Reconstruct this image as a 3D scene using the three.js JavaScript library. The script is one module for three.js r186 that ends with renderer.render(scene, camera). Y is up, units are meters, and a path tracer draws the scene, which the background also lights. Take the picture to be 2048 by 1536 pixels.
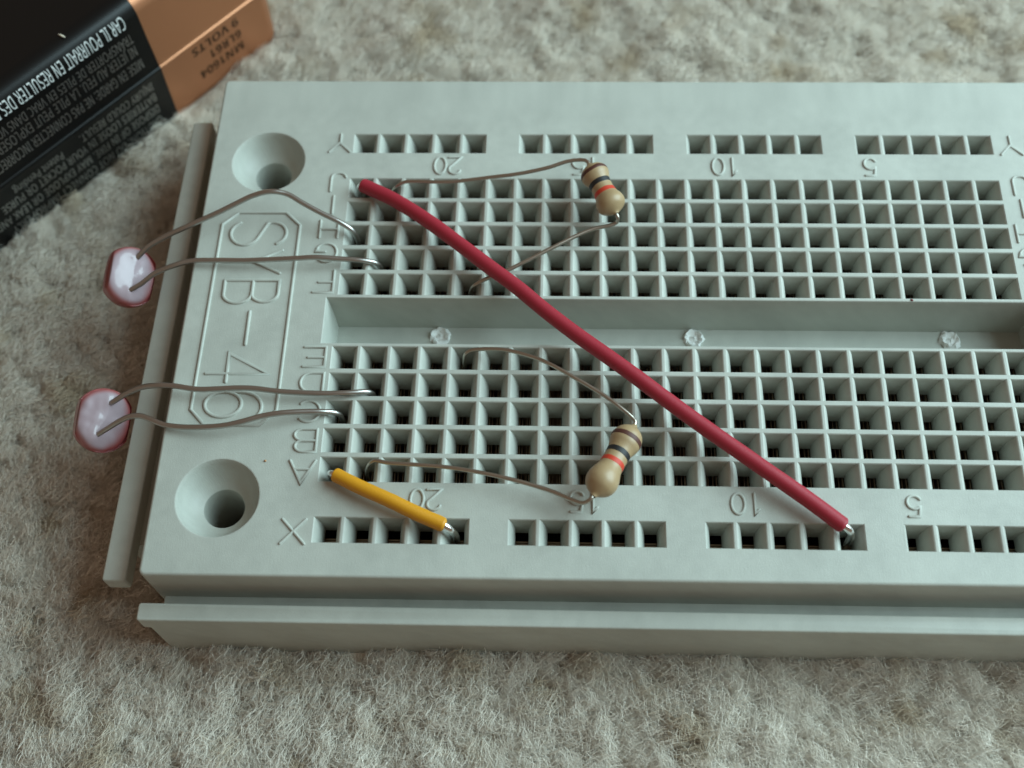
import * as THREE from 'three';
import { toCreasedNormals, mergeGeometries } from 'three/addons/utils/BufferGeometryUtils.js';
import { ImprovedNoise } from 'three/addons/math/ImprovedNoise.js';
import { RectAreaLightUniformsLib } from 'three/addons/lights/RectAreaLightUniformsLib.js';

// All shapes are written in millimetres, with the board's top face at height 0; MM() turns them into metres above the carpet backing.
const K = 0.001, LIFT = 14;
const V = (x, y, z) => new THREE.Vector3(x, y, z);
const W = (x, y, z) => V(x * K, (y + LIFT) * K, z * K);
const scene = new THREE.Scene();

// ---------- camera ----------
const camera = new THREE.PerspectiveCamera(34.887, 1024 / 768, 0.01, 10);
camera.position.copy(W(18.969, 89.355, 64.697));
camera.up.set(-0.00999, 0.45808, -0.88885);
camera.lookAt(W(15.191, 0, 18.689));
camera.focus = 0.1;
{ const lensMm = camera.getFocalLength(); camera.userData.fStop = lensMm / 1.45; }   // a 1.45 mm wide opening, like a small phone camera
scene.add(camera);

// ---------- light: one window to the right and behind, a dim room ----------
scene.background = new THREE.Color(0.225, 0.166, 0.124);
RectAreaLightUniformsLib.init();
const winW = 0.25, winH = 0.24, winAt = W(22, 0, 12).add(V(0.212, 0.16, -0.055)), winLook = W(20, 0, 10);
const keyLight = new THREE.RectAreaLight(new THREE.Color(0.72, 1.0, 1.07), 8.0, winW, winH);
keyLight.position.copy(winAt); keyLight.lookAt(winLook); keyLight.name = 'window_light';
scene.add(keyLight);

const renderer = new THREE.WebGLRenderer({ antialias: true });
renderer.toneMapping = THREE.LinearToneMapping;
renderer.toneMappingExposure = 0.93;
renderer.shadowMap.enabled = true;

// ---------- helpers ----------
let seed = 12345;
const rnd = () => { seed = (seed * 1664525 + 1013904223) >>> 0; return seed / 4294967296; };
const rr = (a, b) => a + (b - a) * rnd();
const perlin = new ImprovedNoise();
const noise = (x, y, z = 0) => perlin.noise(x + 31.7, y + 11.3, z + 5.1);
const lerp = (a, b, t) => a + (b - a) * t;
const smooth = (a, b, x) => { const t = Math.min(1, Math.max(0, (x - a) / (b - a))); return t * t * (3 - 2 * t); };
const taken = {};
function numbered(name) { const n = taken[name] = (taken[name] ?? -1) + 1; return n ? `${name}_${String(n).padStart(3, '0')}` : name; }
function tag(o, label, category, group) { Object.assign(o.userData, { label, category }); if (group) o.userData.group = group; return o; }
function thing(name, x, y, z) { const g = new THREE.Group(); g.name = numbered(name); g.position.copy(W(x, y, z)); scene.add(g); return g; }
// millimetre geometry -> metre geometry relative to its parent's origin (also in millimetres)
function part(name, geo, mat, parent, origin = [0, 0, 0]) {
  geo.translate(-origin[0], -origin[1], -origin[2]); geo.scale(K, K, K);
  const m = new THREE.Mesh(geo, mat); m.name = name; m.castShadow = m.receiveShadow = true; parent.add(m); return m;
}
class Tris {   // a bag of triangles
  constructor() { this.p = []; }
  tri(a, b, c) { this.p.push(...a, ...b, ...c); }
  quad(a, b, c, d) { this.tri(a, b, c); this.tri(a, c, d); }
  // loops of [x, y, z], upper to lower, clockwise seen from above; faces point out, or in when flipped
  loft(loops, flip = false, closed = true) {
    for (let k = 0; k + 1 < loops.length; k++) {
      const u = loops[k], l = loops[k + 1], n = u.length;
      for (let i = 0; i < (closed ? n : n - 1); i++) { const j = (i + 1) % n; if (flip) { this.tri(u[i], l[j], u[j]); this.tri(u[i], l[i], l[j]); } else { this.tri(u[i], u[j], l[j]); this.tri(u[i], l[j], l[i]); } }
    }
  }
  fan(loop, up) { const c = [0, 1, 2].map((k) => loop.reduce((s, p) => s + p[k], 0) / loop.length); loop.forEach((p, i) => { const q = loop[(i + 1) % loop.length]; up ? this.tri(c, q, p) : this.tri(c, p, q); }); }
  geo(crease = 0.6) {
    const g = new THREE.BufferGeometry(); g.setAttribute('position', new THREE.Float32BufferAttribute(this.p, 3));
    const uv = new Float32Array(this.p.length / 3 * 2);
    for (let i = 0; i < uv.length / 2; i++) { const [x, y, z] = this.p.slice(i * 3, i * 3 + 3); uv[2 * i] = x + y * 0.63; uv[2 * i + 1] = z + y * 0.77; }
    g.setAttribute('uv', new THREE.Float32BufferAttribute(uv, 2));
    return toCreasedNormals(g, crease);
  }
}
const rect = (x0, x1, z0, z1, y) => [[x0, y, z0], [x1, y, z0], [x1, y, z1], [x0, y, z1]];
// a rectangle or quad with rounded corners, clockwise from above, from four corners [x, z]
function roundQuad(c, r, y, inset = 0, seg = 5) {
  const out = [];
  for (let i = 0; i < 4; i++) {
    const p = c[i], a = c[(i + 3) % 4], b = c[(i + 1) % 4];
    const da = norm2(a[0] - p[0], a[1] - p[1]), db = norm2(b[0] - p[0], b[1] - p[1]);
    const cx = p[0] + (da[0] + db[0]) * r, cz = p[1] + (da[1] + db[1]) * r, q = r - inset;
    for (let k = 0; k <= seg; k++) { const t = k / seg * Math.PI / 2; out.push([cx - db[0] * q * Math.cos(t) - da[0] * q * Math.sin(t), y, cz - db[1] * q * Math.cos(t) - da[1] * q * Math.sin(t)]); }
  }
  return out;
}
const norm2 = (x, y) => { const l = Math.hypot(x, y); return [x / l, y / l]; };
// a bar with rounded long edges
function roundBar(x0, x1, z0, z1, y0, y1, r = 0.18) {
  const t = new Tris(), c = [[x0, z0], [x1, z0], [x1, z1], [x0, z1]], rc = Math.max(r + 0.02, 0.25), loops = [];
  for (let k = 0; k <= 4; k++) { const a = k / 4 * Math.PI / 2; loops.push(roundQuad(c, rc, y1 - r * (1 - Math.sin(a)), r * (1 - Math.cos(a)))); }
  loops.reverse().sort((p, q) => q[0][1] - p[0][1]);
  const fixed = []; for (let k = 0; k <= 4; k++) { const a = k / 4 * Math.PI / 2; fixed.push(roundQuad(c, rc, y1 - r * (1 - Math.cos(a)), r * (1 - Math.sin(a)))); }
  fixed.push(roundQuad(c, rc, y0, 0));
  t.loft(fixed); t.fan(fixed[0], true); t.fan(fixed[fixed.length - 1], false);
  return t;
}
// a round wire along points, with rounded, closed ends; radius may be a function of 0..1
function tube(points, r, { seg = 10, steps = 0, cap = true, tension = 0.5 } = {}) {
  const curve = points.length === 2 ? new THREE.LineCurve3(V(...points[0]), V(...points[1])) : new THREE.CatmullRomCurve3(points.map((p) => V(...p)), false, 'centripetal');
  const n = steps || Math.max(6, points.length * 6), fr = curve.computeFrenetFrames(n, false), rad = typeof r === 'function' ? r : () => r, pos = [], nor = [], uv = [], idx = [];
  const rings = [];
  const R0 = rad(0), R1 = rad(1);
  if (cap) for (const a of [0.02, 0.35, 0.7, 1.1]) rings.push([0, -R0 * 0.45 * Math.cos(a), R0 * Math.sin(a)]);
  for (let k = 0; k <= n; k++) rings.push([k, 0, rad(k / n)]);
  if (cap) for (const a of [1.1, 0.7, 0.35, 0.02]) rings.push([n, R1 * 0.45 * Math.cos(a), R1 * Math.sin(a)]);
  const len = curve.getLength();
  rings.forEach(([k, push, q]) => {
    const c = curve.getPointAt(k / n), T = curve.getTangentAt(k / n); c.addScaledVector(T, push);
    for (let i = 0; i <= seg; i++) {
      const a = i / seg * Math.PI * 2, d = fr.normals[k].clone().multiplyScalar(Math.cos(a)).addScaledVector(fr.binormals[k], Math.sin(a));
      const p = c.clone().addScaledVector(d, q); pos.push(p.x, p.y, p.z); uv.push(i / seg, k / n * len / 4);
      const nn = d.clone(); if (push) nn.multiplyScalar(q / (k ? R1 : R0)).addScaledVector(T, push / (k ? R1 : R0) * 2).normalize(); nor.push(nn.x, nn.y, nn.z);
    }
  });
  for (let k = 0; k + 1 < rings.length; k++) for (let i = 0; i < seg; i++) { const a = k * (seg + 1) + i, b = a + seg + 1; idx.push(a, a + 1, b, b, a + 1, b + 1); }
  const g = new THREE.BufferGeometry(); g.setAttribute('position', new THREE.Float32BufferAttribute(pos, 3)); g.setAttribute('normal', new THREE.Float32BufferAttribute(nor, 3)); g.setAttribute('uv', new THREE.Float32BufferAttribute(uv, 2)); g.setIndex(idx);
  return g;
}
function noiseTexture(size, f, srgb = false) {
  const d = new Uint8Array(size * size * 4);
  for (let y = 0; y < size; y++) for (let x = 0; x < size; x++) { const c = f(x / size, y / size, x, y), i = (y * size + x) * 4; d[i] = c[0] * 255; d[i + 1] = c[1] * 255; d[i + 2] = c[2] * 255; d[i + 3] = 255; }
  const t = new THREE.DataTexture(d, size, size); t.wrapS = t.wrapT = THREE.RepeatWrapping; t.magFilter = THREE.LinearFilter; t.minFilter = THREE.LinearMipmapLinearFilter; t.generateMipmaps = true; if (srgb) t.colorSpace = THREE.SRGBColorSpace; t.needsUpdate = true; return t;
}
const mat = (color, o = {}) => new THREE.MeshPhysicalMaterial({ color: new THREE.Color().setRGB(...color), roughness: 0.5, ...o });

// ---------- materials ----------
const grain = noiseTexture(512, (u, v) => {
  const a = u * Math.PI * 2, b = v * Math.PI * 2, f = (q) => noise(Math.cos(a) * q, Math.sin(a) * q, Math.cos(b) * q * 1.01) * 0.5 + noise(Math.sin(b) * q, Math.cos(a) * q, Math.sin(a) * q) * 0.5;
  const s = 0.5 + 0.3 * f(9) + 0.25 * f(23) + rr(-0.12, 0.12); return [s, s, s];
});
grain.repeat.set(1 / 6, 1 / 6);   // board uv is in millimetres: one tile is 6 mm
const mottle = noiseTexture(512, (u, v) => { const a = u * 6.2832, b = v * 6.2832, n = noise(Math.cos(a) * 1.6 + 3, Math.sin(a) * 1.6, Math.cos(b) * 1.6) + noise(Math.sin(b) * 1.6, Math.cos(a) * 1.6 + 7, Math.sin(a) * 1.6), m = noise(Math.cos(a) * 6, Math.sin(a) * 6 + 4, Math.cos(b) * 6 + Math.sin(b) * 6); const k = Math.min(1, 0.94 + 0.03 * n + 0.025 * m + rr(-0.01, 0.01)); return [k, k, k * 0.99]; }, true);
mottle.repeat.set(1 / 34, 1 / 34);
const abs = mat([0.515, 0.53, 0.485], { roughness: 0.46, bumpMap: grain, bumpScale: 0.000018, map: mottle, specularIntensity: 0.8 });
const whitened = mat([0.82, 0.83, 0.80], { roughness: 0.6 });
const tinned = mat([0.46, 0.445, 0.42], { metalness: 1, roughness: 0.34 });
const copperLead = mat([0.46, 0.415, 0.355], { metalness: 1, roughness: 0.34 });
const bareWire = mat([0.78, 0.77, 0.75], { metalness: 1, roughness: 0.16 });
const clipMetal = mat([0.42, 0.35, 0.26], { metalness: 1, roughness: 0.5 });
const wireGrain = noiseTexture(256, (u, v, x, y) => { const s = 0.5 + 0.2 * noise(u * 24, v * 24) + rr(-0.2, 0.2); return [s, s, s]; });
const redPvc = mat([0.34, 0.014, 0.03], { roughness: 0.55, bumpMap: wireGrain, bumpScale: 0.00002, sheen: 0.15, sheenRoughness: 0.6, sheenColor: new THREE.Color(0.8, 0.3, 0.3) });
const yellowPvc = mat([0.66, 0.29, 0.008], { roughness: 0.5, bumpMap: wireGrain, bumpScale: 0.00002 });
const resistorCoat = mat([0.38, 0.26, 0.135], { roughness: 0.5, clearcoat: 0.35, clearcoatRoughness: 0.32, bumpMap: wireGrain, bumpScale: 0.00002 });
const bandMat = { brown: mat([0.085, 0.025, 0.016], { roughness: 0.55 }), black: mat([0.012, 0.012, 0.013], { roughness: 0.55 }), red: mat([0.56, 0.045, 0.018], { roughness: 0.55 }) };

// ---------- the window that lights the board ----------
{
  const win = new THREE.Group(); win.name = 'window'; win.position.copy(winAt); win.up.set(0, 1, 0); scene.add(win);
  win.lookAt(winAt.clone().multiplyScalar(2).sub(winLook));   // its -z looks at the board
  tag(win, 'bright window with a white frame standing to the right of the board', 'window');
  const white = mat([0.7, 0.7, 0.68]), glow = new THREE.MeshStandardMaterial({ color: 0x000000, emissive: new THREE.Color(0.72, 1.0, 1.09), emissiveIntensity: 0.4 });
  const box = (name, w, h, d, x, y, z, m) => { const o = new THREE.Mesh(new THREE.BoxGeometry(w, h, d), m); o.position.set(x, y, z); o.name = name; o.castShadow = true; win.add(o); };
  box('window_pane', winW, winH, 0.004, 0, 0, 0.01, glow);
  for (const s of [-1, 1]) { box('window_frame', 0.03, winH + 0.06, 0.03, s * (winW / 2 + 0.016), 0, 0.01, white); box('window_frame', winW, 0.03, 0.03, 0, s * (winH / 2 + 0.016), 0.01, white); }
}

// ---------- carpet ----------
const combAngle = (x, z) => 0.42 + 0.9 * noise(x / 26, z / 26, 2.2) + 0.5 * noise(x / 9, z / 9, 6.2);
const carpetHeight = (x, z) => -11.6 + 1.05 * noise(x / 10, z / 10) + 0.5 * noise(x / 4.2, z / 4.2, 3);
{
  const carpet = new THREE.Group(); carpet.name = 'carpet'; scene.add(carpet);
  Object.assign(carpet.userData, { kind: 'structure', label: 'cream plush carpet with combed fluffy pile under the board and the battery' });
  const x0 = -90, x1 = 115, z0 = -85, z1 = 85, nx = 200, nz = 170, pos = [], idx = [];
  for (let j = 0; j <= nz; j++) for (let i = 0; i <= nx; i++) { const x = lerp(x0, x1, i / nx), z = lerp(z0, z1, j / nz); pos.push(x * K, (carpetHeight(x, z) + LIFT) * K, z * K); }
  for (let j = 0; j < nz; j++) for (let i = 0; i < nx; i++) { const a = j * (nx + 1) + i, b = a + nx + 1; idx.push(a, b, a + 1, b, b + 1, a + 1); }
  const g = new THREE.BufferGeometry(); g.setAttribute('position', new THREE.Float32BufferAttribute(pos, 3)); g.setIndex(idx); g.computeVertexNormals();
  const back = new THREE.Mesh(g, mat([0.80, 0.71, 0.60], { roughness: 1 })); back.name = 'carpet_backing'; back.receiveShadow = true; carpet.add(back);

  // locks of pile: bundles of thin fibres that rise, lean over and draw together at the tip
  function lock(nf, spread, gather) {
    const pos = [], nor = [], idx = [];
    for (let f = 0; f < nf; f++) {
      const ra = rr(0, 6.283), rad = Math.sqrt(rnd()) * spread, len = rr(2.2, 4.0), segs = 5, wob = rr(0, 6.28), side = rr(-0.35, 0.35), lean = rr(0.4, 0.85), bend = rr(0.55, 1.1), thick = rr(0.016, 0.029);
      let p = V(Math.cos(ra) * rad, -0.35, Math.sin(ra) * rad); const pts = [p.clone()], gx = -Math.sin(ra) * 0;
      for (let k = 1; k <= segs; k++) {
        const t = k / segs, tilt = Math.min(1.62, lean + bend * t), yaw = side * (1 - t * 1.5) + 1.15 * Math.sin(wob + t * 6.5);
        const d = V(Math.sin(tilt) * Math.cos(yaw), Math.cos(tilt), Math.sin(tilt) * Math.sin(yaw));
        p = p.clone().addScaledVector(d, len / segs); p.z -= p.z * gather / segs; pts.push(p);
      }
      const base = pos.length / 3;
      pts.forEach((q, k) => {
        const T = (k < segs ? pts[k + 1].clone().sub(q) : q.clone().sub(pts[k - 1])).normalize(), A = V(-T.y, T.x, 0.02).normalize(), B = T.clone().cross(A), w = thick * (k === segs ? 0.35 : 1 - 0.25 * k / segs);
        for (let i = 0; i < 3; i++) { const a = i / 3 * 6.283 + wob, d = A.clone().multiplyScalar(Math.cos(a)).addScaledVector(B, Math.sin(a)); pos.push((q.x + d.x * w) * K, (q.y + d.y * w) * K, (q.z + d.z * w) * K); nor.push(d.x, d.y, d.z); }
      });
      for (let k = 0; k < segs; k++) for (let i = 0; i < 3; i++) { const a = base + k * 3 + i, b = base + k * 3 + (i + 1) % 3; idx.push(a, b, a + 3, b, b + 3, a + 3); }
    }
    const g = new THREE.BufferGeometry(); g.setAttribute('position', new THREE.Float32BufferAttribute(pos, 3)); g.setAttribute('normal', new THREE.Float32BufferAttribute(nor, 3)); g.setIndex(idx); return g;
  }
  const kinds = []; for (let k = 0; k < 6; k++) kinds.push({ geo: lock(42, rr(0.6, 1.0), rr(0.2, 0.75)), at: [] });
  const inBoard = (x, z) => x > -12.4 && x < 70 && z > -12.6 && z < 34.6 || x > -16 && x < -13 && z > -10 && z < 34 || x > -12 && x < 70 && z > 33 && z < 37.4;
  const ax = [0.66224, -0.7493], nn = [0.7493, 0.66224], bo = [-36.035, -1.683];
  const inBattery = (x, z) => { const s = (x - bo[0]) * ax[0] + (z - bo[1]) * ax[1], n = (x - bo[0]) * nn[0] + (z - bo[1]) * nn[1]; return s > -9.3 && s < 36.4 && n < -0.45 && n > -25; };
  const put = (x, z) => {
    if (inBoard(x, z) || inBattery(x, z)) return;
    // neighbouring fibres share a clump: yaw and tone come from the clump's own cell
    const cx = x + 1.3 * noise(x / 3, z / 3, 9), cz = z + 1.3 * noise(x / 3, z / 3, 14), cellN = noise(Math.floor(cx / 2.6) * 1.37, Math.floor(cz / 2.2) * 1.91, 4.4);
    const k = kinds[Math.floor(rnd() * kinds.length)];
    k.at.push([x, z, combAngle(x, z) + 0.65 * cellN + rr(-0.25, 0.25), rr(0.8, 1.15) * (1 + 0.25 * cellN), cellN]);
  };
  const area = (ax0, ax1, az0, az1, per) => { const n = Math.round((ax1 - ax0) * (az1 - az0) * per); for (let i = 0; i < n; i++) put(rr(ax0, ax1), rr(az0, az1)); };
  area(-50, 74, -40, 52, 2.3);
  area(-88, -50, -80, 80, 0.4); area(74, 112, -80, 80, 0.4); area(-50, 74, -80, -40, 0.4); area(-50, 74, 52, 80, 0.4);
  const pileMat = mat([1, 1, 1], { roughness: 0.95, specularIntensity: 0.2 });
  const M = new THREE.Matrix4(), Q = new THREE.Quaternion(), E = new THREE.Euler(), C = new THREE.Color();
  for (const k of kinds) {
    const im = new THREE.InstancedMesh(k.geo, pileMat, k.at.length); im.name = 'carpet_pile'; im.userData.kind = 'stuff'; im.castShadow = im.receiveShadow = true;
    k.at.forEach(([x, z, yaw, s, c], i) => {
      E.set(rr(-0.15, 0.15), -yaw, rr(-0.18, 0.18), 'YXZ'); Q.setFromEuler(E);
      M.compose(W(x, carpetHeight(x, z), z), Q, V(s, s * rr(0.85, 1.15), s)); im.setMatrixAt(i, M);
      const tan = smooth(0.22, 0.72, noise(x / 4.2, z / 4.2, 21) + 0.5 * c + rr(-0.1, 0.1)), b = rr(0.92, 1.03);
      im.setColorAt(i, C.setRGB(lerp(0.96, 0.70, tan) * b, lerp(0.89, 0.585, tan) * b, lerp(0.785, 0.44, tan) * b));
    });
    carpet.add(im);
  }
}

// ---------- breadboard ----------
const PITCH = 2.54, rowNear = { J: 0, I: 2.54, H: 5.08, G: 7.62, F: 10.16, E: 17.36, D: 19.9, C: 22.44, B: 24.98, A: 27.52, Y: -5.02, X: 32.64 };
const HOLE_L = 2.07, HOLE_W = 2.0;
{
  const board = thing('breadboard', 0, -LIFT, 0);
  tag(board, 'ivory plastic solderless breadboard with a grid of square holes lying on the carpet', 'breadboard');
  const P0 = [0, -LIFT, 0], add = (name, geo, m = abs) => part(name, geo.translate(0, LIFT, 0), m, board);
  const corners = [[-12.93, -13.55], [70.9, -13.4], [70.9, 35.3], [-13.18, 35.5]];
  const t = new Tris();
  // outside: a softly rounded edge, then the walls
  const loops = []; for (let k = 0; k <= 4; k++) { const a = k / 4 * Math.PI / 2; loops.push(roundQuad(corners, 0.5, -0.22 * (1 - Math.cos(a)), 0.22 * (1 - Math.sin(a)), 6)); }
  loops.push(roundQuad(corners, 0.5, -11.7, 0, 6)); t.loft(loops);
  const sh = (pts) => pts.map(([x, , z]) => new THREE.Vector2(x, -z));
  const top = new THREE.Shape(sh(loops[0]));
  // between two holes of a row stands a rib with a narrow rounded crest that swells downwards; x0: left edge at the top, z1: near edge
  const hole = (x0, z1, first, last) => {
    const cx = x0 + 1.0, cz = z1 - HOLE_L / 2, L = [];
    for (const d of [0, 0.012, 0.035, 0.075, 0.13, 0.21, 0.32, 0.48, 0.7, 1.0, 1.4, 2.03, 2.7]) {
      const e = Math.min(1, d / 2.03), crest = 1.27 - Math.min(0.75, 0.08 + 0.47 * Math.sqrt(Math.min(d, 2.03))), end = 1.04 - 0.06 * smooth(0, 0.1, d) - 0.46 * (1 - Math.pow(1 - e, 1.9)), hz = HOLE_L / 2 + 0.06 - 0.06 * smooth(0, 0.09, d) - 0.09 * e;
      L.push(rect(cx - (first ? end : crest), cx + (last ? end : crest), cz - hz, cz + hz, -d));
    }
    t.loft(L, true); top.holes.push(new THREE.Path(sh(L[0]).reverse()));
  };
  for (const r of 'JIHGFEDCBA') for (let c = 0; c < 23; c++) hole(c * PITCH, rowNear[r], c === 0, c === 22);
  for (const r of 'YX') for (let c = 0; c < 23; c++) if (c % 6 !== 5) hole(c * PITCH, rowNear[r], c % 6 === 0, c % 6 === 4);
  { // the long groove between rows F and E
    const x0 = -0.95, x1 = 59.5, z0 = 10.5, z1 = 14.95, L = [];
    const at = (i, y) => [[x0 - i, y, z0 - i], [x1 + i, y, z0 - i], [x1 + i, y, z1 + i], [x0 - i, y, z1 + i]];
    for (let k = 0; k <= 3; k++) { const a = k / 3 * Math.PI / 2; L.push(at(0.1 * (1 - Math.sin(a)), -0.1 * (1 - Math.cos(a)))); }
    for (const d of [0.5, 1.1, 2.0, 3.2]) { const b = 0.3 * Math.pow(d / 5, 0.5); L.push([[x0 + b, -d, z0 + 0.01 * d], [x1 - b, -d, z0 + 0.01 * d], [x1 - b, -d, z1 - 0.01 * d], [x0 + b, -d, z1 - 0.01 * d]]); }
    L.push([[x0 + 0.28, -5, z0 + 0.05], [x1 - 0.28, -5, z0 + 0.05], [x1 - 0.28, -5, z1 - 0.05], [x0 + 0.28, -5, z1 - 0.05]]);
    t.loft(L, true); t.fan(L[L.length - 1], true); top.holes.push(new THREE.Path(sh(L[0]).reverse()));
  }
  const ring = (cx, cz, r, y, n = 48) => Array.from({ length: n }, (_, i) => [cx + r * Math.cos(i / n * 6.28319), y, cz + r * Math.sin(i / n * 6.28319)]);
  for (const [cx, cz] of [[-7.68, -3.95], [-7.88, 29.05], [65.6, -3.95], [65.6, 29.05]]) {   // countersunk screw holes
    const prof = [[3.42, 0], [3.34, -0.02], [3.27, -0.12], [3.18, -0.5], [3.02, -1.0], [2.76, -1.5], [2.4, -1.95], [2.05, -2.2], [1.78, -2.33], [1.67, -2.42], [1.63, -2.6], [1.62, -11.7]];
    const L = prof.map(([r, y]) => ring(cx, cz, r, y)); t.loft(L, true); top.holes.push(new THREE.Path(sh(L[0]).reverse()));
  }
  const flat = new THREE.ShapeGeometry(top, 1).rotateX(-Math.PI / 2).toNonIndexed();
  { const p = flat.attributes.position, uv = flat.attributes.uv; for (let i = 0; i < p.count; i++) uv.setXY(i, p.getX(i), p.getZ(i)); }
  const walls = t.geo(0.55);
  const body = mergeGeometries([flat, walls]);
  add('board_body', body);
  // side rails for joining boards: one along the left edge, one along the near edge
  { const r = roundBar(-16.75, -14.85, -10.95, 35.05, -4.7, -3.0, 0.16), w = roundBar(-16.2, -12.9, -9.4, 31.5, -11.7, -4.68, 0.1);
    // the rail follows the slight taper of the moulding
    for (let i = 0; i < r.p.length; i += 3) r.p[i] += lerp(0.34, -0.33, (r.p[i + 2] + 11) / 46);
    r.p.push(...w.p); add('side_rail', r.geo(0.5)); }
  { const r = roundBar(-13.8, 70.8, 36.78, 38.22, -4.9, -3.0, 0.16), w = roundBar(-12.6, 70.5, 35.0, 37.2, -11.7, -5.4, 0.1), f = roundBar(-13.3, 70.6, 36.9, 38.2, -11.7, -4.88, 0.03); r.p.push(...w.p, ...f.p); add('side_rail', r.geo(0.5)); }
  add('base_plate', new THREE.BoxGeometry(83.4, 0.5, 48.4).translate(28.9, -11.35, 10.98), mat([0.05, 0.045, 0.035], { roughness: 0.95 }));
  // spring clips down in the holes
  const leaf = (x, z0, z1, y0 = -7.5, y1 = -2.95, th = 0.09) => new THREE.BoxGeometry(th, y1 - y0, z1 - z0).translate(x, (y0 + y1) / 2, (z0 + z1) / 2);
  for (const [a, b] of [['J', 'F'], ['E', 'A']]) for (let c = 0; c < 23; c++) {
    const cx = c * PITCH + 1, z0 = rowNear[a] - HOLE_L - 0.1, z1 = rowNear[b] + 0.1, gs = [];
    for (const s of [-1, 1]) gs.push(leaf(cx + s * 0.2, z0, z1, -7.5, -3.3)), gs.push(leaf(cx + s * 0.42, z0, z1, -7.5, -2.85));
    gs.push(new THREE.BoxGeometry(0.84, 0.09, z1 - z0).translate(cx, -7.5, (z0 + z1) / 2));
    add('contact_clip', mergeGeometries(gs), clipMetal);
  }
  for (const r of 'YX') for (let q = 0; q < 4; q++) {
    const z = rowNear[r] - HOLE_L / 2, x0 = q * 6 * PITCH - 0.2, x1 = x0 + 4 * PITCH + 2.4, gs = [];
    for (const s of [-1, 1]) gs.push(new THREE.BoxGeometry(x1 - x0, 4.2, 0.12).translate((x0 + x1) / 2, -5.1, z + s * 0.28));
    gs.push(new THREE.BoxGeometry(x1 - x0, 0.1, 0.9).translate((x0 + x1) / 2, -3.05, z + 0.3));
    add('contact_clip', mergeGeometries(gs), clipMetal);
  }

  // raised lettering, drawn with single rounded strokes in a box 1 wide, 1 high
  const arc = (cx, cy, rx, ry, a0, a1, n = 14) => Array.from({ length: n + 1 }, (_, i) => { const a = lerp(a0, a1, i / n) * Math.PI / 180; return [cx + rx * Math.cos(a), cy + ry * Math.sin(a)]; });
  const glyph = {
    S: [[...arc(0.5, 0.74, 0.48, 0.26, 25, 200, 12), ...arc(0.5, 0.26, 0.5, 0.26, 70, -155, 14)]],
    B: [[[0, 0], [0, 1], [0.55, 1], ...arc(0.6, 0.76, 0.34, 0.24, 80, -80), [0, 0.52]], [[0.5, 0.52], ...arc(0.6, 0.26, 0.4, 0.26, 80, -80), [0, 0]]],
    Y: [[[0, 1], [0.5, 0.5], [1, 1]], [[0.5, 0.5], [0.5, 0]]], '-': [[[0, 0.5], [1, 0.5]]],
    4: [[[0.72, 0], [0.72, 1], [0, 0.34], [1, 0.34]]],
    6: [[...arc(0.62, 0.62, 0.62, 0.38, 60, 180, 10), ...arc(0.5, 0.32, 0.5, 0.32, 180, 540, 24)]],
    J: [[[0.85, 1], [0.85, 0.3], ...arc(0.45, 0.28, 0.4, 0.28, 0, -170)]], I: [[[0.5, 0], [0.5, 1]]],
    H: [[[0, 0], [0, 1]], [[1, 0], [1, 1]], [[0, 0.52], [1, 0.52]]],
    G: [[...arc(0.5, 0.5, 0.5, 0.5, 50, 330, 24), [0.98, 0.45], [0.55, 0.45]]],
    F: [[[0, 0], [0, 1], [1, 1]], [[0, 0.54], [0.75, 0.54]]], E: [[[1, 0], [0, 0], [0, 1], [1, 1]], [[0, 0.53], [0.8, 0.53]]],
    D: [[[0, 0], [0, 1], [0.5, 1], ...arc(0.5, 0.5, 0.5, 0.5, 88, -88), [0, 0]]], C: [arc(0.5, 0.5, 0.5, 0.5, 45, 315, 24)],
    A: [[[0, 0], [0.5, 1], [1, 0]], [[0.2, 0.38], [0.8, 0.38]]], X: [[[0, 0], [1, 1]], [[0, 1], [1, 0]]],
    2: [[...arc(0.5, 0.72, 0.46, 0.28, 165, -30, 14), [0.02, 0], [1, 0]]], 0: [arc(0.5, 0.5, 0.46, 0.5, 0, 360, 28)],
    1: [[[0.25, 0.78], [0.55, 1], [0.55, 0]]], 5: [[[0.9, 1], [0.2, 1], [0.1, 0.55], ...arc(0.48, 0.32, 0.48, 0.32, 130, -150, 18)]],
  };
  // o: lower left corner of the letter, u: its width direction, v: its height direction (x, z pairs)
  function emboss(ch, o, u, v, r = 0.13, h = 0.13) {
    const gs = [];
    for (const s of glyph[ch]) {
      const raw = s.map(([a, b]) => [o[0] + u[0] * a + v[0] * b, o[1] + u[1] * a + v[1] * b]), pts = [];
      raw.forEach((p, i) => { if (!i || Math.hypot(p[0] - pts[pts.length - 1][0], p[1] - pts[pts.length - 1][2]) > 0.02) pts.push([p[0], 0, p[1]]); });
      gs.push(ridge(pts, r, h));
    }
    return add('raised_letter', mergeGeometries(gs));
  }
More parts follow.
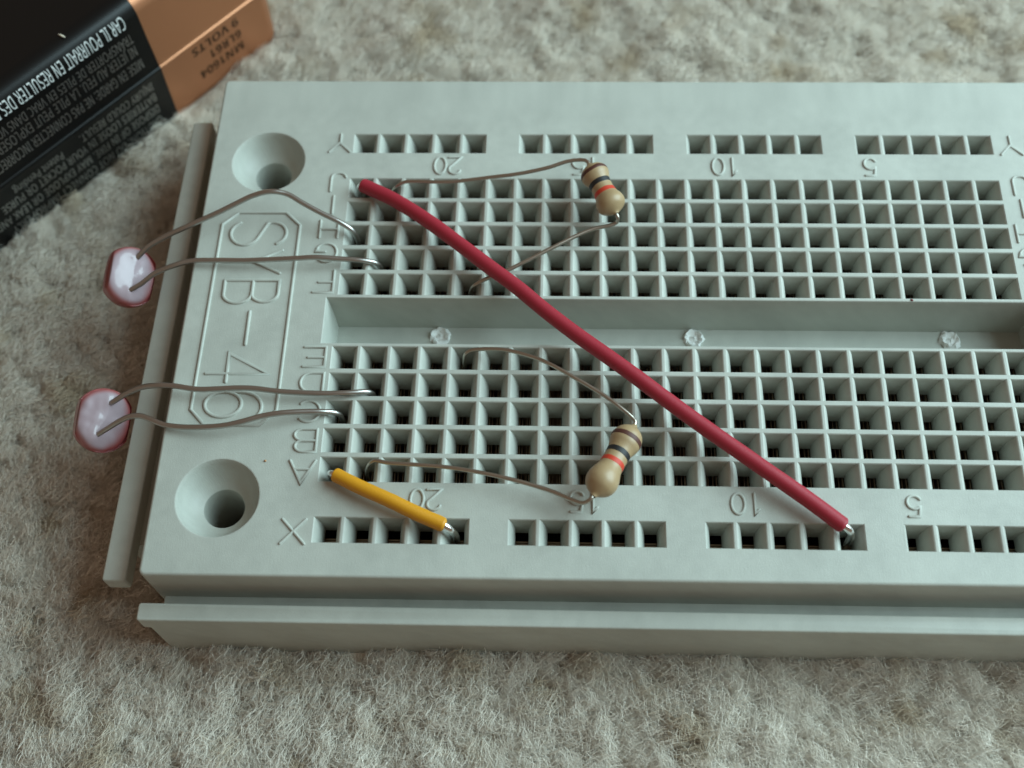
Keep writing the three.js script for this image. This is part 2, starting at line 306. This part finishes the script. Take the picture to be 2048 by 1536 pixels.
  // a low rounded ridge along a path lying on the board's top
  function ridge(pts, r, h) {
    const pos = [], idx = [], prof = [[-1, -0.3], [-0.92, 0.35], [-0.62, 0.8], [0, 1], [0.62, 0.8], [0.92, 0.35], [1, -0.3]], n = prof.length, closed = Math.hypot(pts[0][0] - pts[pts.length - 1][0], pts[0][2] - pts[pts.length - 1][2]) < 0.02;
    const rows = pts.map((p, i) => {
      const a = pts[i ? i - 1 : closed ? pts.length - 2 : 0], b = pts[i + 1 < pts.length ? i + 1 : closed ? 1 : i], d1 = i || closed ? norm2(p[0] - a[0], p[2] - a[2]) : null, d2 = i + 1 < pts.length || closed ? norm2(b[0] - p[0], b[2] - p[2]) : null;
      const d = norm2((d1?.[0] ?? 0) + (d2?.[0] ?? 0), (d1?.[1] ?? 0) + (d2?.[1] ?? 0)), miter = d1 && d2 ? Math.min(1.8, 1 / Math.max(0.3, d1[0] * d[0] + d1[1] * d[1])) : 1;
      return { p, d, m: miter };
    });
    const list = []; if (!closed) list.push([rows[0], -0.95, 0.3], [rows[0], -0.6, 0.8]);
    rows.forEach((q) => list.push([q, 0, 1])); if (!closed) list.push([rows[rows.length - 1], 0.6, 0.8], [rows[rows.length - 1], 0.95, 0.3]);
    list.forEach(([{ p, d, m }, push, sc]) => { const jig = 1 + 0.12 * noise(p[0] * 2.1, p[2] * 2.1, 8); prof.forEach(([s, y]) => pos.push(p[0] + d[0] * push * r - d[1] * s * r * m * sc, y * h * jig * (y > 0 ? sc : 1), p[2] + d[1] * push * r + d[0] * s * r * m * sc)); });
    for (let k = 0; k + 1 < list.length; k++) for (let i = 0; i + 1 < n; i++) { const a = k * n + i, b = a + n; idx.push(a, a + 1, b, b, a + 1, b + 1); }
    const g = new THREE.BufferGeometry(); g.setAttribute('position', new THREE.Float32BufferAttribute(pos, 3)); g.setIndex(idx); g.computeVertexNormals();
    const uv = []; for (let i = 0; i < pos.length; i += 3) uv.push(pos[i], pos[i + 2]); g.setAttribute('uv', new THREE.Float32BufferAttribute(uv, 2));
    return g;
  }
  const down = (ch, x0, x1, z0, z1, r = 0.16) => emboss(ch, [x0, z0], [0, z1 - z0], [x1 - x0, 0], r, 0.16);   // reads downwards, its top to the right
  const turned = (ch, x0, x1, z0, z1, r = 0.13) => emboss(ch, [x1, z0], [x0 - x1, 0], [0, z1 - z0], r, 0.15);  // upside down
  down('S', -10.1, -5.15, 2.75, 5.2); down('Y', -10.2, -5.3, 5.75, 8.1); down('B', -9.95, -5.2, 8.85, 11.15); down('-', -9.9, -4.9, 12.0, 15.2); down('4', -10.35, -5.2, 16.05, 18.75); down('6', -10.05, -5.3, 19.7, 22.0);
  add('raised_frame', ridge([[-9.64, 0, 1.75], [-5.35, 0, 1.75], [-4.02, 0, 3.1], [-4.06, 0, 21.35], [-5.3, 0, 22.7], [-9.85, 0, 22.7], [-11.14, 0, 21.37], [-10.97, 0, 2.99], [-9.64, 0, 1.75]], 0.15, 0.15));
  const colL = { Y: [-2.2, -0.3, -7.1, -5.05], J: [-1.95, -0.3, -2.65, -0.65], I: [-2.1, -0.5, -0.1, 1.75], H: [-2.2, -0.6, 2.55, 4.35], G: [-2.35, -0.5, 5.0, 6.9], F: [-2.2, -0.5, 7.8, 10.0], E: [-2.3, -0.5, 15.4, 17.25], D: [-2.35, -0.45, 17.85, 19.65], C: [-2.35, -0.45, 20.45, 22.35], B: [-2.3, -0.48, 23.0, 25.0], A: [-2.4, -0.35, 25.8, 27.75], X: [-2.45, -0.6, 30.8, 32.8] };
  for (const [ch, q] of Object.entries(colL)) { turned(ch, ...q); turned(ch, q[0] + 60.75, q[1] + 60.75, q[2] + 0.1, q[3] + 0.1); }
  const num = (s, xc, z0, z1) => { const w = 1.12; [...s].forEach((ch, i) => { const x1 = xc + (s.length * (w + 0.22) - 0.22) / 2 - i * (w + 0.22); turned(ch, x1 - w, x1, z0, z1, 0.13); }); };
  for (const [s, x] of [['20', 8.75], ['15', 21.3], ['10', 33.85], ['5', 46.72]]) { num(s, x, -4.45, -2.6); num(s, x - 0.1, 28.15, 29.85); }
  // rough round sprue marks in the strip beside the groove
  for (const [i, x] of [8.46, 30.87, 53.19].entries()) {
    const t2 = new Tris(), cx = x, cz = 11.46, rings = [[0.95, -0.05], [0.88, 0.16], [0.74, 0.34], [0.56, 0.22], [0.36, 0.03], [0.18, 0.12], [0.03, 0.16]];
    t2.loft(rings.map(([r, y], q) => Array.from({ length: 22 }, (_, k) => { const a = k / 22 * 6.28319, j = 1 + 0.3 * noise(Math.cos(a) * 2.2 + i * 5, Math.sin(a) * 2.2, q * 0.8), hgt = y * (1 + 1.1 * noise(Math.cos(a) * 2.6, Math.sin(a) * 2.6 + i * 9, q)); return [cx + r * j * Math.cos(a), -5 + hgt, cz + r * j * Math.sin(a)]; })).map((l) => l), false);
    add('sprue_mark', t2.geo(0.9), whitened);
  }
}

// ---------- photoresistors ----------
function photoresistor(c, n, leadA, leadB, label, twist, flat) {
  const g = thing('photoresistor', ...c); tag(g, label, 'photoresistor');
  const N = V(...n).normalize(), q = new THREE.Quaternion().setFromUnitVectors(V(0, 1, 0), N);
  const prof = [[0.02, -1.05], [1.6, -1.05], [2.2, -0.98], [2.48, -0.7], [2.56, -0.3], [2.55, 0.15], [2.45, 0.5], [2.25, 0.76], [1.95, 0.92], [1.5, 1.0], [0.9, 1.04], [0.02, 1.05]].map(([r, y]) => new THREE.Vector2(r, y));
  const curve = new THREE.SplineCurve(prof).getPoints(44), geo = new THREE.LatheGeometry(curve, 64), p = geo.attributes.position, col = [];
  const toLocal = (w) => V(w[0] - c[0], w[1] - c[1], w[2] - c[2]).applyQuaternion(q.clone().invert()), la = toLocal(leadA[0]), lb = toLocal(leadB[0]);
  const span = Math.hypot(lb.x - la.x, lb.z - la.z), east = V(1, 0, 0).applyQuaternion(q.clone().invert()), sgn = Math.sign(east.x * -(lb.z - la.z) + east.z * (lb.x - la.x)), side = (v) => v / span * sgn;   // distance from the line between the leads, towards the board
  for (let i = 0; i < p.count; i++) {
    let [x, y, z] = [p.getX(i), p.getY(i), p.getZ(i)]; const r = Math.hypot(x, z);
    // flat cut sides as on a pressed ceramic disc, an uneven glassy glaze with a mound round each lead
    const k = Math.abs(x) > flat ? flat / Math.abs(x) : 1; z *= 1.07; x *= lerp(1, k, 0.8);
    if (y > 0.4) { for (const l of [la, lb]) { const d = Math.hypot(x - l.x, z - l.z); y += 0.14 * Math.exp(-d * d / 0.30); } y += 0.035 * noise(x * 0.7 + twist, z * 0.7, twist) + 0.02 * noise(x * 1.6, z * 1.6 + twist, 3); const sd = side((x - la.x) * -(lb.z - la.z) + (z - la.z) * (lb.x - la.x)); y -= 0.26 * Math.max(0, sd + 0.25 * noise(x * 1.1, z * 1.1, twist + 4)); if (flat > 2) y -= 0.24 * Math.max(0, -sd - 0.7 + 0.5 * noise(x * 1.3, z * 1.3, 7)) - 0.10 * Math.max(0, 0.5 - Math.abs(sd + 0.3)); }
    p.setXYZ(i, x, y, z);
    const w = 0.5 + 0.18 * noise(x * 1.5, z * 1.5, twist), red = Math.max(smooth(1.95 + w * 0.2, 2.5, r), smooth(0.75, 0.2, y)) * 0.95;
    col.push(lerp(0.36, 0.34, red), lerp(0.27, 0.07, red), lerp(0.30, 0.065, red));
  }
  geo.setAttribute('color', new THREE.Float32BufferAttribute(col, 3)); geo.computeVertexNormals();
  const disc = part('ceramic_disc', geo, mat([1, 1, 1], { vertexColors: true, roughness: 0.45, clearcoat: 0.55, clearcoatRoughness: 0.08 }), g); disc.quaternion.copy(q);
  for (const l of [leadA, leadB]) { const start = V(...l[0]).addScaledVector(N, -0.5); part('lead', tube([[start.x, start.y, start.z], ...l], 0.235, { seg: 12, steps: 90 }), tinned, g, c); }
}
photoresistor([-19.05, -1.65, 7.55], [0.62, 0.76, 0.22],
  [[-18.5, -0.75, 6.3], [-17.32, -0.03, 5.41], [-15.71, 0.52, 4.68], [-14.09, 1.04, 4.17], [-12.51, 1.47, 3.62], [-10.92, 1.86, 3.04], [-9.36, 2.26, 2.39], [-7.79, 2.66, 1.78], [-6.2, 2.97, 1.58], [-4.88, 2.62, 1.58], [-3.5, 2.23, 2.24], [-1.95, 1.77, 2.93], [-0.13, 1.15, 3.59], [0.73, 0.53, 3.9], [1.03, -0.6, 3.97], [1.05, -3, 4.0]],
  [[-18.66, -1.2, 9.2], [-17.64, -0.84, 8.74], [-16.33, -0.22, 8.02], [-14.64, 0.44, 7.7], [-13.14, 0.56, 7.27], [-10.95, 0.66, 7.23], [-8.3, 0.77, 7.3], [-5.96, 0.89, 7.26], [-3.65, 1.02, 7.2], [-2.1, 1.1, 7.15], [0.13, 0.81, 7.11], [1.93, 0.53, 7.07], [2.91, 0.05, 6.96], [3.25, -0.5, 6.9], [3.45, -3, 6.8]],
  'red rimmed photoresistor nearer the battery, wired to rows H and G beside the letters SYB', 1.3, 1.95);
photoresistor([-19.25, -2.4, 21.3], [0.56, 0.76, 0.33],
  [[-18.3, -1.15, 20.25], [-16.87, -0.42, 19.72], [-15.56, 0.13, 19.43], [-13.88, 0.78, 19.54], [-12.51, 0.92, 19.66], [-10.58, 0.94, 19.95], [-8.82, 0.97, 19.91], [-7.37, 0.99, 19.82], [-5.93, 0.95, 19.82], [-3.75, 0.85, 20.03], [-1.6, 0.75, 20.09], [0.12, 0.63, 20.06], [1.95, 0.43, 19.87], [3.18, 0.0, 19.55], [3.55, -0.5, 19.4], [3.6, -3, 19.2]],
  [[-19.7, -2.2, 22.9], [-18.4, -1.28, 22.64], [-16.95, -0.25, 22.33], [-15.96, 0.22, 22.14], [-15.07, 0.3, 22.12], [-13.98, 0.36, 22.54], [-12.86, 0.42, 22.97], [-11.34, 0.58, 23.21], [-9.56, 0.78, 23.28], [-7.8, 0.97, 23.19], [-6.25, 1.1, 22.84], [-4.86, 1.1, 22.39], [-3.32, 1.1, 22.1], [-1.42, 0.79, 21.81], [-0.06, 0.47, 21.64], [0.74, 0.03, 21.49], [1.1, -0.5, 21.45], [1.15, -3, 21.4]],
  'pink glazed photoresistor wired to rows D and C across the figures 46', 6.1, 2.1);

// ---------- resistors ----------
function resistor(a, b, leadA, leadB, bands, label) {
  const A = V(...a), B = V(...b), L = A.distanceTo(B), mid = A.clone().add(B).multiplyScalar(0.5), c = [mid.x, mid.y, mid.z];
  const g = thing('resistor', ...c); tag(g, label, 'resistor');
  const key = [[0, 0.22], [0.03, 0.34], [0.07, 0.72], [0.12, 1.06], [0.19, 1.24], [0.27, 1.22], [0.33, 1.07], [0.39, 0.97], [0.5, 0.94], [0.6, 0.97], [0.66, 1.08], [0.73, 1.24], [0.81, 1.28], [0.88, 1.1], [0.93, 0.74], [0.97, 0.34], [1, 0.22]];
  const sp = new THREE.SplineCurve(key.map(([t, r]) => new THREE.Vector2(r, (t - 0.5) * L))), pts = sp.getPoints(70), q = new THREE.Quaternion().setFromUnitVectors(V(0, 1, 0), B.clone().sub(A).normalize());
  const lathe = (list) => new THREE.LatheGeometry(list, 40);
  part('resistor_body', lathe(pts), resistorCoat, g).quaternion.copy(q);
  const radius = (y) => { for (let i = 1; i < pts.length; i++) if (pts[i].y >= y) return lerp(pts[i - 1].x, pts[i].x, (y - pts[i - 1].y) / (pts[i].y - pts[i - 1].y)); return 0.3; };
  for (const [name, t0, t1] of bands) {
    const y0 = (t0 - 0.5) * L, y1 = (t1 - 0.5) * L, l = []; for (let k = 0; k <= 8; k++) { const y = lerp(y0, y1, k / 8); l.push(new THREE.Vector2(radius(y) + (k === 0 || k === 8 ? -0.01 : 0.018), y)); }
    const geo = lathe(l), p = geo.attributes.position;   // hand-painted edge
    for (let i = 0; i < p.count; i++) { const ang = Math.atan2(p.getZ(i), p.getX(i)); p.setY(i, p.getY(i) + 0.05 * noise(Math.cos(ang) * 1.3 + t0 * 20, Math.sin(ang) * 1.3)); }
    const m = part('colour_band', geo, bandMat[name], g); m.quaternion.copy(q); m.userData.label = name + ' painted colour band';
  }
  const dir = B.clone().sub(A).normalize();
  for (const [l, end, s] of [[leadA, A, 1], [leadB, B, -1]]) { const st = end.clone().addScaledVector(dir, s * 0.5); part('lead', tube([[st.x, st.y, st.z], ...l], 0.17, { seg: 10, steps: 80 }), copperLead, g, c); }
}
resistor([21.5, 3.0, -1.45], [23.85, 2.5, 3.45],
  [[21.25, 2.98, -1.85], [20.53, 2.85, -2.03], [19.57, 2.71, -1.97], [17.82, 2.44, -1.48], [15.04, 2.03, -1.08], [13.4, 1.79, -1.01], [11.31, 1.52, -0.88], [9.21, 1.26, -0.79], [7.8, 1.09, -0.91], [6.07, 0.88, -1.11], [5.05, 0.64, -1.21], [4.35, 0.25, -1.02], [3.8, -0.8, -1.1], [3.6, -3, -1.1]],
  [[23.98, 2.2, 3.65], [23.88, 1.72, 3.79], [23.28, 1.58, 4.0], [21.93, 1.51, 4.31], [20.57, 1.44, 4.92], [18.56, 1.34, 6.05], [16.57, 1.13, 7.15], [14.58, 0.86, 8.16], [13.66, 0.74, 8.49], [11.77, 0.15, 9.24], [11.38, -0.7, 9.23], [11.2, -3, 9.2]],
  [['brown', 0.15, 0.225], ['black', 0.37, 0.46], ['red', 0.55, 0.635]], 'tan resistor with brown black and red bands on the far hole block above the groove');
resistor([25.05, 2.1, 23.35], [21.7, 3.0, 29.75],
  [[25.1, 2.1, 23.0], [24.96, 2.1, 22.77], [24.6, 2.19, 22.42], [23.9, 2.29, 21.84], [23.12, 2.28, 21.16], [21.77, 2.25, 20.18], [20.41, 2.23, 19.28], [19.07, 2.2, 18.42], [17.68, 1.93, 17.51], [16.29, 1.62, 16.82], [14.88, 1.32, 16.27], [13.45, 1.02, 15.98], [11.73, 0.36, 15.78], [11.28, 0.06, 15.9], [11.1, -0.7, 16.1], [11.05, -3, 16.2]],
  [[21.5, 2.95, 29.95], [21.2, 2.7, 30.08], [20.84, 2.44, 30.07], [20.06, 2.02, 29.63], [18.5, 1.56, 28.76], [15.86, 1.43, 27.89], [13.18, 1.31, 27.22], [10.49, 1.11, 26.7], [7.78, 0.91, 26.41], [5.6, 0.75, 26.22], [4.48, 0.52, 25.95], [4.02, 0.09, 26.03], [3.65, -1.0, 26.2], [3.6, -3, 26.3]],
  [['brown', 0.19, 0.25], ['black', 0.385, 0.455], ['red', 0.52, 0.585]], 'tan resistor with brown black and red bands leaning over row A near the yellow wire');

// ---------- jumper wires ----------
function jumper(name, label, path, r, m, ends, rBare = 0.3) {
  const c = path[Math.floor(path.length / 2)], g = thing(name, ...c); tag(g, label, 'jumper wire');
  part('insulation', tube(path, (t) => r * (1 + 0.025 * noise(t * 17, r * 9)), { seg: 20, steps: 140 }), m, g, c);
  for (const e of ends) part('bare_end', tube(e, rBare, { seg: 12, steps: 30 }), bareWire, g, c);
}
jumper('jumper_wire', 'long red insulated jumper wire running diagonally over the whole board',
  [[1.41, 0.75, -0.74], [2.98, 0.87, 0.15], [4.42, 0.98, 1.04], [7.34, 1.22, 3.27], [10.22, 1.47, 5.81], [13.01, 1.71, 8.36], [15.32, 1.8, 10.34], [18.0, 1.92, 12.92], [20.57, 2.03, 15.2], [22.88, 2.13, 17.1], [25.15, 2.16, 18.97], [27.5, 2.02, 20.89], [30.2, 1.84, 23.02], [32.96, 1.67, 25.11], [35.68, 1.49, 27.15], [38.36, 1.23, 29.13], [40.74, 1.0, 31.0]], 0.64, redPvc,
  [[[1.9, 0.8, -0.45], [1.35, 0.72, -0.78], [1.05, 0.3, -0.95], [1.0, -3, -1.0]], [[40.2, 1.02, 30.6], [40.9, 0.95, 31.05], [41.35, 0.55, 31.3], [41.6, -0.2, 31.4], [41.64, -3, 31.45]]]);
jumper('jumper_wire', 'short yellow insulated jumper wire from row A to row X near a screw hole',
  [[1.53, 0.75, 27.31], [3.55, 0.93, 28.38], [6.0, 1.0, 29.5], [8.0, 0.9, 30.43], [10.18, 0.75, 31.33]], 0.58, yellowPvc,
  [[[2.0, 0.8, 27.5], [1.4, 0.65, 27.25], [1.05, 0.3, 27.0], [0.98, -3, 26.7]], [[9.8, 0.78, 31.15], [10.4, 0.65, 31.42], [10.8, 0.2, 31.6], [11.05, -0.6, 31.65], [11.1, -3, 31.65]]], 0.31);

// ---------- battery ----------
{
  const AX = V(0.66224, 0, -0.7493), NN = V(0.7493, 0, 0.66224), O = V(-36.035, 0, -1.683), LEN = [-9.6, 36.95], CUT = 22.4;
  const g = thing('battery', -30, -12.3, -20);
  tag(g, 'black and copper rectangular battery lying on the carpet beyond the left end of the board', 'battery');
  // outline across the battery: [outward, up], starting under the near lower edge; the narrow side has a low crease along its middle
  const y0 = -12.3, y1 = 5.3, back = -25.4, out = [];
  const corner = (cx, cy, r, a0, a1, n = 9) => { for (let k = 0; k <= n; k++) { const a = lerp(a0, a1, k / n) * Math.PI / 180; out.push([cx + r * Math.cos(a), cy + r * Math.sin(a)]); } };
  corner(-2.1, y0 + 2.1, 2.1, -90, -4); out.push([0.17, -6.2], [0.3, -4.3]); corner(0.1, -3.65, 0.32, -5, 68, 8); out.push([0.16, -3.05], [0.1, -1.6], [0.0, 0.2]); corner(-2.05, y1 - 2.0, 2.0, 4, 90, 12);
  out.push([-8, y1], [-16, y1]); corner(back + 2.1, y1 - 2.1, 2.1, 90, 180); corner(back + 2.1, y0 + 2.1, 2.1, 180, 270); out.push([-16, y0], [-8, y0]);
  let arcLen = [0]; for (let i = 1; i < out.length; i++) arcLen.push(arcLen[i - 1] + Math.hypot(out[i][0] - out[i - 1][0], out[i][1] - out[i - 1][1]));
  const cx = (back + 0) / 2, cy = (y0 + y1) / 2, HALF = [-back / 2, (y1 - y0) / 2];
  const place = (s, n, y) => O.clone().addScaledVector(AX, s).addScaledVector(NN, n).setY(y);
  const arcOf = (h) => { for (let i = 1; i < out.length; i++) if (out[i][1] >= h) return lerp(arcLen[i - 1], arcLen[i], (h - out[i - 1][1]) / (out[i][1] - out[i - 1][1])); return 0; };
  const SPAN = 26;   // millimetres of outline that the print covers, from the near lower edge upwards
  function shell(stations, s0, width) {   // stations: [s, inset]
    const pos = [], uv = [], idx = [], n = out.length + 1;
    for (const [s, inset] of stations) for (let i = 0; i < n; i++) {
      const [a, b] = out[i % out.length], kx = 1 - inset / HALF[0], ky = 1 - inset / HALF[1], p = place(s, cx + (a - cx) * kx, cy + (b - cy) * ky); pos.push(p.x, p.y, p.z);
      uv.push((s0 - s) / width, 1 - (i < out.length ? arcLen[i] : arcLen[out.length - 1] + 8) / SPAN);
    }
    for (let k = 0; k + 1 < stations.length; k++) for (let i = 0; i + 1 < n; i++) { const a = k * n + i, b = a + n; idx.push(a, a + 1, b, b, a + 1, b + 1); }
    const geo = new THREE.BufferGeometry(); geo.setAttribute('position', new THREE.Float32BufferAttribute(pos, 3)); geo.setAttribute('uv', new THREE.Float32BufferAttribute(uv, 2)); geo.setIndex(idx); geo.computeVertexNormals();
    { // join the normals along the seam
      const N = geo.attributes.normal; for (let k = 0; k < stations.length; k++) { const a = k * n, b = a + n - 1, v = V(N.getX(a) + N.getX(b), N.getY(a) + N.getY(b), N.getZ(a) + N.getZ(b)).normalize(); N.setXYZ(a, v.x, v.y, v.z); N.setXYZ(b, v.x, v.y, v.z); } }
    return geo;
  }
  const round = (s, dir, r = 1.5) => Array.from({ length: 7 }, (_, k) => { const a = k / 6 * Math.PI / 2; return [s - dir * r * (1 - Math.sin(a)), r * (1 - Math.cos(a))]; });
  // print: the text is read from the other side, so it runs from the copper end and its feet point up
  const print = (w, h, paint) => { const c = document.createElement('canvas'); c.width = w; c.height = h; paint(c.getContext('2d'), w, h); const t = new THREE.CanvasTexture(c); t.wrapS = t.wrapT = THREE.ClampToEdgeWrapping; t.anisotropy = 8; return t; };
  const text = (x, k, s, mmX, mmW, h, cap, weight = '') => { x.save(); const px = cap * k / 0.72; x.font = `${weight} ${px}px sans-serif`; const w = x.measureText(s).width; x.translate(mmX * k, arcOf(h) * k); x.scale(mmW * k / w, 1); x.fillText(s, 0, 0); x.restore(); };
  const blackW = 32, kB = 60, lines = (x, from, to) => {   // [text, start, length, height of the foot line, cap height]
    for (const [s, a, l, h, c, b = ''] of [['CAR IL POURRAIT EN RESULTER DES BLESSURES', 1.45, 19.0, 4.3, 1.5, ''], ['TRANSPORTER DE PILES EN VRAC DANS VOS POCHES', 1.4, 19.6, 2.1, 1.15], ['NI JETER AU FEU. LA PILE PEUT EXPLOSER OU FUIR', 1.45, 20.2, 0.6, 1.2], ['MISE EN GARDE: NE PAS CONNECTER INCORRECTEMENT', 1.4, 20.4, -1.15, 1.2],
      ['INJURY COULD RESULT.', 1.5, 9.2, -4.4, 1.1], ['Patent Pending', 12.8, 6, -4.7, 1.0], ['BATTERIES LOOSE IN YOUR POCKET OR PURSE', 1.55, 19.2, -6.0, 1.1], ['DISPOSE OF IN FIRE. MAY EXPLODE OR LEAK AND', 1.7, 20.5, -7.65, 1.1], ['CAUTION: DO NOT CONNECT IMPROPERLY', 1.8, 19, -9.3, 1.1]].slice(from, to)) text(x, kB, s, a, l, h, c, b);
  };
  const bw = blackW * kB, bh = SPAN * kB;
  const colour = print(bw, bh, (x, w, h) => { x.fillStyle = '#0d0d0d'; x.fillRect(0, 0, w, h); x.fillStyle = '#b4b6b4'; lines(x, 1, 9); x.fillStyle = '#cfd2d0'; lines(x, 0, 1); });  // paler ink on the CAR IL line paints in its glancing reflection
  colour.colorSpace = THREE.SRGBColorSpace;
  const metal = print(bw, bh, (x, w, h) => { x.fillStyle = '#000'; x.fillRect(0, 0, w, h); x.fillStyle = '#0000ff'; lines(x, 1, 9); });
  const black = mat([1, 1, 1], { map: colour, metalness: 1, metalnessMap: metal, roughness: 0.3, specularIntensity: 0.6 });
  const o = [-30, -12.3, -20];
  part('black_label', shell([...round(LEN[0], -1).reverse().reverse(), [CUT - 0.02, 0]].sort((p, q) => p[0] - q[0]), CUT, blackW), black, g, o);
  const cw = 14.6, kC = 60;
  const copperColour = print(cw * kC, bh, (x, w, h) => { x.fillStyle = '#b47a58'; x.fillRect(0, 0, w, h); x.fillStyle = '#2a1a10'; for (const [s, l, y] of [['9 VOLTS', 6.2, -4.2], ['6LR61', 4.3, -6.0], ['MN1604', 6.0, -7.7]]) text(x, kC, s, 36.95 - 32.3, l, y, 1.15, 'bold'); });
  copperColour.colorSpace = THREE.SRGBColorSpace;
  const copper = mat([1, 1, 1], { map: copperColour, metalness: 0.65, roughness: 0.34 });
  const cop = shell([[CUT, 0], ...round(LEN[1], 1).map(([s, i]) => [s, i])].sort((p, q) => p[0] - q[0] || p[1] - q[1]), LEN[1], cw);
  part('copper_label', cop, copper, g, o);
  for (const [s, m] of [[LEN[1], copper], [LEN[0], black]]) { const t = new Tris(), kx = 1 - 1.49 / HALF[0], ky = 1 - 1.49 / HALF[1], loop = out.map(([a, b]) => { const p = place(s - Math.sign(s) * 0.01, cx + (a - cx) * kx, cy + (b - cy) * ky); return [p.x, p.y, p.z]; }); t.fan(loop, s < 0); part('end_cap', t.geo(), mat(s > 0 ? [0.5, 0.25, 0.1] : [0.01, 0.01, 0.01], { metalness: s > 0 ? 0.6 : 0, roughness: 0.4 }), g, o); }
}

// ---------- specks of lint ----------
for (const [x, y, z, a, b, colour, label] of [
  [-4.41, 0.06, 25.86, 0.11, 0.08, [0.5, 0.27, 0.13], 'tiny orange speck on the board between the near screw hole and the letter A'],
  [48.73, 0.03, 10.36, 0.13, 0.08, [0.16, 0.03, 0.03], 'tiny dark red speck on the far lip of the groove'],
  [-26.96, 5.34, -14.13, 0.42, 0.10, [0.75, 0.68, 0.55], 'pale fleck of lint on the black top of the battery'],
]) {
  const geo = new THREE.SphereGeometry(1, 12, 8), p = geo.attributes.position;
  for (let i = 0; i < p.count; i++) { const n = 1 + 0.5 * noise(p.getX(i) * 2 + x, p.getY(i) * 2, p.getZ(i) * 2); p.setXYZ(i, p.getX(i) * a * n, p.getY(i) * 0.06 * n, p.getZ(i) * b * n); }
  geo.computeVertexNormals(); geo.rotateY(-0.5); geo.scale(K, K, K);
  const m = new THREE.Mesh(geo, mat(colour, { roughness: 0.9 })); m.name = numbered('lint_speck'); m.position.copy(W(x, y, z)); m.castShadow = m.receiveShadow = true; scene.add(m); tag(m, label, 'speck');
}

renderer.render(scene, camera);
